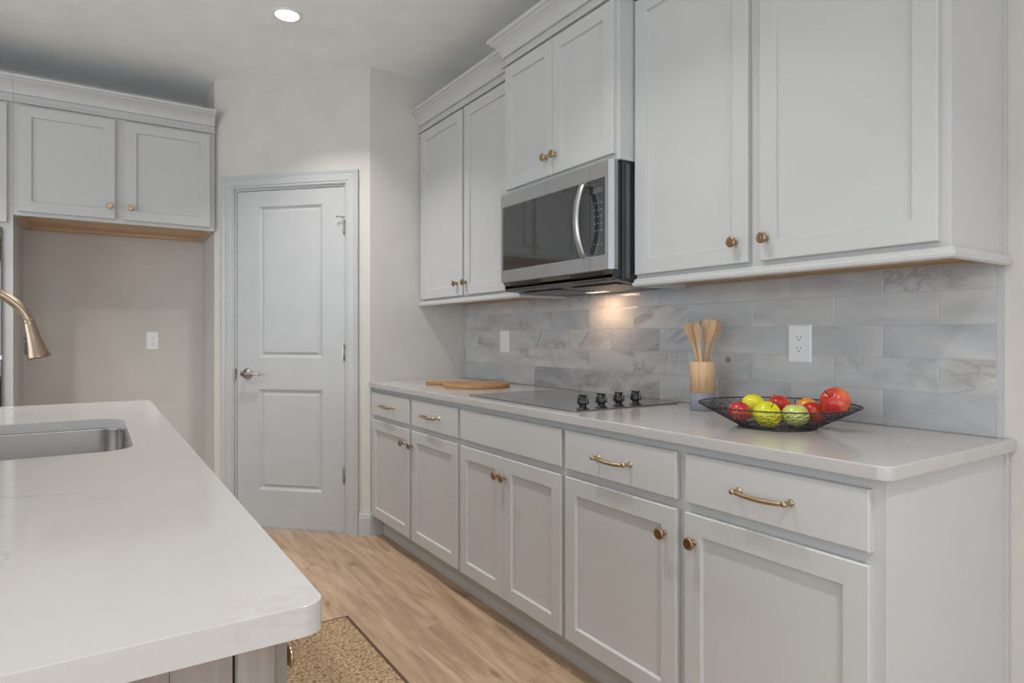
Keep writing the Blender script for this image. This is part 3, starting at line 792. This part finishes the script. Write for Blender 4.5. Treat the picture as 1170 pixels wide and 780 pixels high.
# utensils: built along local z, the bowl in the local xz plane
def utensil(name, kind, foot, head, roll, label):
    A = Vector(foot); B = Vector(head); L = (B-A).length
    bm = bmesh.new()
    if kind == 'spoon': outl = [(0, .006), (.55, .0065), (.70, .008), (.77, .015), (.84, .022), (.90, .0245), (.95, .022), (.985, .014), (1, .004)]
    elif kind == 'spatula': outl = [(0, .006), (.55, .0065), (.68, .009), (.76, .020), (.82, .0245), (.96, .027), (.99, .025), (1, .020)]
    else: outl = [(0, .0055), (.6, .006), (.75, .009), (.85, .013), (.94, .0145), (.985, .011), (1, .004)]
    nseg = 12; rings = []
    for s, hw in outl:
        th = .0045 if s < .68 else .003
        dish = 0 if s < .7 or kind == 'spatula' else .006*math.sin(PI*min(1, (s-.7)/.3))
        ring = []
        for k in range(nseg):
            a = 2*PI*k/nseg; x = hw*math.cos(a); y = th*math.sin(a)
            y += dish*(1-(x/max(hw, .001))**2)
            ring.append(bm.verts.new((x, y, s*L)))
        rings.append(ring)
    for a, b_ in zip(rings, rings[1:]):
        for k in range(nseg): 
            f = bm.faces.new([a[k], a[(k+1) % nseg], b_[(k+1) % nseg], b_[k]]); f.smooth = True
    bm.faces.new(rings[0]); bm.faces.new(rings[-1])
    ob = mesh_obj(name, bm, M['spoon'], smooth=True)
    md = ob.modifiers.new('sub', 'SUBSURF'); md.levels = 1; md.render_levels = 2
    q = (B-A).to_track_quat('Z', 'Y')
    tl = q.inverted() @ Vector((.76, .65, 0)); roll += math.atan2(-tl.x, tl.y)     # roll 0: hollow side towards the room
    ob.matrix_world = Matrix.Translation(A) @ q.to_matrix().to_4x4() @ Matrix.Rotation(roll, 4, 'Z')
    return tag(ob, label, 'utensil', 'wooden utensils in the crock')
zf = .9142+.068
rv = Vector((.65, -.76, 0)).normalized(); fv = Vector((.76, .65, 0)).normalized()    # across and along the line of sight
def up_(a, b_, z): return tuple(Vector((cx, cy, z)) + rv*a + fv*b_)
utensil('wooden_spoon', 'spoon', up_(.012, -.020, zf), up_(-.050, -.006, 1.236), .45, 'wooden spoon leaning furthest to the left in the crock, hollow bowl showing')
utensil('wooden_spoon', 'slim', up_(.002, -.026, zf), up_(-.020, -.033, 1.232), -.5, 'slim wooden spoon standing second from the left in the crock')
utensil('wooden_fork', 'slim', up_(-.014, .019, zf), up_(-.006, .034, 1.250), 1.4, 'thin wooden utensil standing upright in the middle of the crock, seen edge on')
utensil('wooden_spatula', 'spatula', up_(-.010, .003, zf), up_(.027, -.008, 1.246), -.35, 'broad flat wooden spatula in the crock, widest of the utensils')
utensil('wooden_spoon', 'spoon', up_(-.004, .013, zf), up_(.056, .021, 1.241), .8, 'wooden spoon leaning to the right behind the spatula in the crock')

# wire bowl
bx, by, bz = 1.705, 1.152, .9143
o = empty('wire_bowl', (bx, by, bz), 'wide shallow black wire mesh bowl holding apples on the counter', 'bowl')
bm = bmesh.new(); tube(bm, [(.225*math.cos(2*PI*i/72), .225*math.sin(2*PI*i/72), .0667) for i in range(72)], .0020, 8, closed=True)
mesh_obj('rim', bm, M['wire'], o)
bm = bmesh.new(); tube(bm, [(.108*math.cos(2*PI*i/48), .108*math.sin(2*PI*i/48), .0022) for i in range(48)], .0021, 6, closed=True)
mesh_obj('base_ring', bm, M['wire'], o)
bm = bmesh.new(); rr = random.Random(5)
nu, levels = 112, [(.0, .003), (.04, .003), (.08, .003), (.108, .0035), (.124, .012), (.142, .0215), (.160, .031), (.178, .041), (.197, .051), (.2235, .0655)]
prev = None
for li, (rad, zz) in enumerate(levels):
    if rad == 0: ring = [bm.verts.new((0, 0, zz))]
    else:
        n_ = nu if li > 2 else (56 if li == 2 else 28)
        ring = []
        for i in range(n_):
            j = 0 if li in (3, len(levels)-1) else 1
            a = 2*PI*(i + (.5 if li % 2 else 0) + j*rr.uniform(-.42, .42))/n_; q = rad + j*rr.uniform(-.005, .005)
            zq = zz + (q-rad)*.5 if li > 3 else zz
            ring.append(bm.verts.new((q*math.cos(a), q*math.sin(a), zq)))
    if prev is not None:
        na, nb = len(prev), len(ring)
        if na == nb:
            for i in range(nb):
                k = (i+1) % nb
                if (li+i) % 2: 
                    bm.faces.new([prev[i], prev[k], ring[i]]); bm.faces.new([prev[k], ring[k], ring[i]])
                else:
                    bm.faces.new([prev[i], prev[k], ring[k]]); bm.faces.new([prev[i], ring[k], ring[i]])
        elif na == 1:
            for i in range(nb): bm.faces.new([prev[0], ring[i], ring[(i+1) % nb]])
        else:
            m_ = nb//na
            for i in range(na):
                bm.faces.new([prev[i], prev[(i+1) % na]] + [ring[((i+1)*m_ - k) % nb] for k in range(m_+1)])
    prev = ring
wm = mesh_obj('wire_mesh', bm, M['wire'], o)
md = wm.modifiers.new('wire', 'WIREFRAME'); md.thickness = .0012; md.use_even_offset = False

def apple(loc, r, mat, tilt, label, stem=True):
    bm = bmesh.new(); prof = []
    for i in range(25):
        th = PI*i/24
        # apple outline: dimpled at both ends, widest above the middle
        rad = math.sin(th)*(1.0 + .10*math.cos(th)) ; z = -math.cos(th)*.88
        z += .20*math.exp(-(th/.32)**2) - .26*math.exp(-((PI-th)/.36)**2)
        prof.append((rad*r if 0 < i < 24 else 0, z*r))
    lathe(bm, prof, 28)
    o = mesh_obj('apple', bm, M[mat], smooth=True); o.location = loc; o.rotation_euler = tilt
    tag(o, label, 'apple', 'apples in the wire bowl')
    if stem:
        bm = bmesh.new(); tube(bm, [(0, 0, .60*r), (.001, 0, .80*r), (.003, .001, 1.15*r)], [.0011, .0012, .0018], 7)
        mesh_obj('stem', bm, M['stem'], o)
    return o
apple((1.6349, 1.136, .9590), .040, 'apple_yellow', (.55, -.35, .3), 'yellow apple at the front of the bowl, left of the pale green one')
apple((1.697, 1.0882, .9570), .038, 'apple_pale', (.05, .05, 1.0), 'pale green apple with an upright stem at the front of the bowl')
apple((1.7312, 1.2552, .9665), .039, 'apple_yellow', (.1, .9, .8), 'yellow green apple behind, at the left of the bowl')
apple((1.594, 1.201, .9630), .033, 'apple_blush', (.2, -.2, .6), 'small red apple leftmost in the bowl, in front of a yellow green one')
apple((1.7998, 1.2117, .9655), .037, 'apple_red', (.6, .4, 2), 'dark red apple at the back of the bowl, between the two front apples')
apple((1.832, 1.140, .9675), .031, 'apple_orange', (-.4, .5, 1), 'orange and yellow apple at the back of the bowl, right of the upright stem')
apple((1.7706, 1.0775, .9585), .036, 'apple_red', (.9, 0, 1.4), 'red apple low in the bowl beside the pale green one, under the largest apple')
apple((1.757, 1.006, 1.0000), .042, 'apple_blush', (-.3, -.9, .2), 'large red apple resting highest at the right side of the bowl')

# ------------------------------------------------------------------ island
IX0, IX1, IY0, IY1 = -.92, .199, .646, 3.106
o = empty('kitchen_island', (-.36, 1.9, 0), 'grey brown stained wood island base under a white quartz top', 'kitchen island'); off = Matrix.Translation(-o.location)
def isl(name, bm, mat=M['island'], **k):
    ob = mesh_obj(name, bm, mat, o, **k); ob.matrix_parent_inverse = off; return ob
ex = .172; ey = .690
wl_, wr_, wn_, wf_ = -.80, ex-.02, ey+.03, 3.05
isl('body', boxes((wl_, wl_+.02, wn_, wf_, .10, .882), (wl_+.0201, wr_, wf_-.02, wf_, .10, .882), (wr_-.02, wr_, wn_, wf_-.0201, .10, .882),
                  (wl_+.0201, wr_-.0201, wn_+.001, wn_+.02, .10, .882), (wl_+.0201, wr_-.0201, wn_+.0201, wf_-.0201, .10, .12),
                  (wl_+.05, wr_-.07, wn_+.05, wf_-.05, 0, .0999)))
# end panel boards and the corner post
isl('end_panel', boxes((-.78, -.2401, ey+.012, ey+.0295, .02, .882), (-.2397, .0615, ey+.012, ey+.0295, .02, .882), (.0618, .1190, ey+.012, ey+.0295, .02, .882)), bevel=.0005)
isl('corner_post', boxes((.1215, .1575, ey-.004, ey+.0295, 0, .882)), bevel=.002)
isl('post_side', boxes((.158, ex, ey+.006, ey+.0295, 0, .882)), bevel=.0015)
# drawer fronts on the aisle side with brass hardware
def isl_front(name, ya, yb, za, zb, kn):
    bm = bmesh.new(); e = .0025; q = lambda y, z, d: (ex-d, y, z)
    rings_in = [(0, .0195), (0, e), (e, 0)] + ([(.056, 0), (.058, .009)] if name == 'door' else [])
    rings = [[bm.verts.new(q(a, c, dep)) for a, c in ((ya+i, za+i), (yb-i, za+i), (yb-i, zb-i), (ya+i, zb-i))] for i, dep in rings_in]
    bm.faces.new(rings[0]); bm.faces.new(rings[-1])
    for a, b_ in zip(rings, rings[1:]):
        for i in range(4): bm.faces.new([a[i], a[(i+1) % 4], b_[(i+1) % 4], b_[i]])
    d = isl(name, bm); knob(d, ex, *kn, 'X', 'brass', .74)
y_ = .725
for k in range(5):
    w__ = .46
    isl_front('drawer', y_, y_+w__-.006, .73, .868, (y_+(.03 if k == 0 else w__/2), .815 if k == 0 else .80)) if k != 2 else isl_front('door', y_, y_+w__-.006, .13, .868, (y_+.04, .78))
    if k != 2: isl_front('door', y_, y_+w__-.006, .13, .722, (y_+.04, .66))
    y_ += w__

# island top with the sink cut-out
SX0, SX1, SY0, SY1 = -.375, .082, 1.765, 2.478
outer = rounded_rect(IX0, IX1, IY0, IY1, (.03, .022, .03, .03), 6)
hole = rounded_rect(SX0, SX1, SY0, SY1, (.075,)*4, 8)
def slab_with_hole(bm, outer, hole, za, zb):
    lays = {}
    for z in (za, zb):
        vo = [bm.verts.new((x, y, z)) for x, y in outer]; vh = [bm.verts.new((x, y, z)) for x, y in hole]
        eds = [bm.edges.new((vo[i], vo[(i+1) % len(vo)])) for i in range(len(vo))] + [bm.edges.new((vh[i], vh[(i+1) % len(vh)])) for i in range(len(vh))]
        bmesh.ops.triangle_fill(bm, use_beauty=True, use_dissolve=False, edges=eds)
        lays[z] = (vo, vh)
    for idx in (0, 1):
        a, b_ = lays[za][idx], lays[zb][idx]
        for i in range(len(a)): bm.faces.new([a[i], a[(i+1) % len(a)], b_[(i+1) % len(a)], b_[i]])
bm = bmesh.new(); slab_with_hole(bm, outer, hole, .8825, .914)
o = mesh_obj('island_countertop', bm, M['quartz'], bevel=.003, seg=2)
tag(o, 'white quartz island countertop with a sink cut out, in the front left', 'countertop')

# undermount sink
bm = bmesh.new(); rings = []
def rr_ring(ins, z, r): return [bm.verts.new((x, y, z)) for x, y in rounded_rect(SX0+ins, SX1-ins, SY0+ins, SY1-ins, (r,)*4, 8)]
spec = [(-.03, .8818, .10), (-.002, .8818, .077), (-.002, .8790, .077), (.004, .70, .072), (.012, .677, .066), (.03, .664, .05), (.06, .661, .03), (.06, .657, .03), (.028, .660, .052), (.008, .674, .07), (-.001, .70, .075), (-.006, .8785, .08), (-.03, .8785, .10)]
rings = [rr_ring(*s_) for s_ in spec]
nn = len(rings[0])
for a, b_ in zip(rings, rings[1:]):
    if a is rings[6]: continue
    for i in range(nn):
        f = bm.faces.new([a[i], a[(i+1) % nn], b_[(i+1) % nn], b_[i]]); f.smooth = True
for i in range(nn): bm.faces.new([rings[0][i], rings[0][(i+1) % nn], rings[-1][(i+1) % nn], rings[-1][i]])
bm.faces.new(rings[6]); bm.faces.new(rings[7])
o = mesh_obj('kitchen_sink', bm, M['steels']); tag(o, 'undermount stainless steel sink set in the island counter', 'sink')
bm = bmesh.new(); lathe(bm, [(0, 0), (.045, 0), (.05, .002), (.048, .004), (.04, .003), (.036, -.0), (0, -.0005)], 28, Matrix.Translation((-.146, 2.12, .6615)))
mesh_obj('drain', bm, M['steelv'], o)

# faucet: gooseneck with a pull-down spray head
o = empty('faucet', (-.455, 2.10, .914), 'brushed bronze gooseneck faucet with a pull down spray head over the sink', 'faucet'); off = Matrix.Translation(-o.location)
fx, fy = -.455, 2.10
bm = bmesh.new(); lathe(bm, [(0, .9142), (.027, .9142), (.027, .921), (.020, .926), (.0185, .94), (.0185, 1.00), (.0165, 1.006), (.0125, 1.012), (.0125, 1.03), (0, 1.03)], 28, Matrix.Translation((fx, fy, 0)))
b1 = mesh_obj('base_column', bm, M['faucet'], o); b1.matrix_parent_inverse = off
bm = bmesh.new(); tube(bm, [(fx, fy-.018, .975), (fx, fy-.045, .985), (fx+.003, fy-.10, 1.01)], [.008, .007, .006], 10)
mesh_obj('lever', bm, M['faucet'], b1)
# centre line read off as a vertical plane along x
ctl = [(fx, 1.0), (fx, 1.10), (fx+.002, 1.19), (fx+.018, 1.262), (fx+.060, 1.318), (fx+.122, 1.345), (fx+.180, 1.338), (-.222, 1.306), (-.185, 1.282), (-.158, 1.255), (-.142, 1.225)]
pts = []
for i in range(len(ctl)-1):
    p0, p1, p2, p3 = ctl[max(i-1, 0)], ctl[i], ctl[i+1], ctl[min(i+2, len(ctl)-1)]
    for k in range(6):
        u = k/6
        pts.append(tuple(.5*((2*p1[c]) + (-p0[c]+p2[c])*u + (2*p0[c]-5*p1[c]+4*p2[c]-p3[c])*u*u + (-p0[c]+3*p1[c]-3*p2[c]+p3[c])*u**3) for c in (0, 1)))
pts.append(ctl[-1])
bm = bmesh.new(); tube(bm, [(x, fy, z) for x, z in pts], .0122, 18)
sp = mesh_obj('spout', bm, M['faucet'], o); sp.matrix_parent_inverse = off
A = Vector((-.143, fy, 1.227)); B = Vector((-.121, fy, 1.128)); ax = (B-A).normalized(); HL = (B-A).length
Mh = Matrix.Translation(A) @ ax.to_track_quat('Z', 'Y').to_matrix().to_4x4()
bm = bmesh.new(); lathe(bm, [(0, -.001), (.0132, -.001), (.0142, .0), (.0142, .006), (.0135, .008), (.0142, .012), (.0175, HL*.45), (.0225, HL*.75), (.0275, HL*.95), (.0285, HL), (.026, HL+.002), (0, HL-.001)], 32, Mh)
hd_ = mesh_obj('spray_head', bm, M['faucet'], o); hd_.matrix_parent_inverse = off
bm = bmesh.new(); nrm = Vector((-1, 0, 0)); nrm = (nrm - ax*nrm.dot(ax)).normalized()
sd = ax.cross(nrm)
for t0, t1, ra, rb in ((.42, .52, .0190, .0205), (.55, .86, .0205, .0265)):
    vs = []
    for tt, rad in ((t0, ra), (t1, rb)):
        for dd in (-.003, .0028):
            for s_ in (-.006, .006): vs.append(bm.verts.new(A + ax*(HL*tt) + nrm*(rad+dd) + sd*s_))
    for f in ((0,1,3,2), (4,6,7,5), (0,4,5,1), (2,3,7,6), (0,2,6,4), (1,5,7,3)): bm.faces.new([vs[i] for i in f])
mesh_obj('spray_buttons', bm, M['blackp'], hd_)

# ------------------------------------------------------------------ jute mat with a dark border
o = empty('kitchen_mat', (.55, 1.85, 0), 'tan woven jute mat with a dark brown border on the floor by the island', 'rug'); off = Matrix.Translation(-o.location)
ma, mb, mc, me_ = .255, .897, 1.0, 2.625
bm = bmesh.new()
bw = .020
for bb in ((ma, mb, mc, mc+bw), (ma, mb, me_-bw, me_), (ma, ma+bw, mc+bw, me_-bw), (mb-bw, mb, mc+bw, me_-bw)): box(bm, *bb, .0005, .006)
q = mesh_obj('border', bm, M['binding'], o); q.matrix_parent_inverse = off
bm = bmesh.new(); rr = random.Random(9)
nx, ny = 116, 300; gx0, gx1, gy0_, gy1_ = ma+.012, mb-.013, mc+.012, me_-.009
grid = []
for i in range(nx+1):
    row = []
    for j in range(ny+1):
        x = gx0+(gx1-gx0)*i/nx; y = gy0_+(gy1_-gy0_)*j/ny
        h_ = math.sin(x*2*PI/.022)*math.sin(y*2*PI/.022 + (PI/2 if int(x/.022) % 2 else 0))
        edge = min(1, i/3, (nx-i)/3, j/3, (ny-j)/3)
        wob = .0016*math.sin(y*2*PI/.022) if i in (0, nx) else 0
        row.append(bm.verts.new((x+wob, y, .0062 + edge*(.0030 + .0022*h_ + rr.uniform(-.0006, .0006)))))
    grid.append(row)
for i in range(nx):
    for j in range(ny): bm.faces.new([grid[i][j], grid[i+1][j], grid[i+1][j+1], grid[i][j+1]])
q = mesh_obj('woven_field', bm, M['jute'], o); q.matrix_parent_inverse = off

# ------------------------------------------------------------------ recessed ceiling lights
def can_light(x, y, label, power=12):
    o = empty('recessed_light', (x, y, CH), label, 'ceiling light', 'recessed ceiling lights')
    bm = bmesh.new(); lathe(bm, [(.056, -.0005), (.074, -.0005), (.074, -.003), (.070, -.006), (.060, -.007), (.056, -.004)], 40, cap=False)
    mesh_obj('trim_ring', bm, M['recv'], o)
    bm = bmesh.new(); lathe(bm, [(0, -.0045), (.058, -.0045), (.058, -.0006), (0, -.0006)], 40)
    mesh_obj('lens', bm, M['lens'], o)
    l = area('recessed_lamp', (x, y, CH-.012), (0, 0, 0), .11, .11, power, (1, .97, .93), 'DISK', 1.9)
    return o
can_light(.805, 3.262, 'lit round recessed ceiling light in front of the pantry door', 9)
can_light(.805, 1.5, 'added unseen recessed ceiling light over the aisle, nearest the cooktop', 6.5)  # this and the following ones are out of view, added for their light
can_light(.805, -.3, 'added unseen recessed ceiling light over the aisle behind the viewer', 11)
can_light(-.9, 3.262, 'added unseen recessed ceiling light in front of the oven cabinet', 14)
can_light(-.9, -.3, 'added unseen recessed ceiling light behind the island', 16)
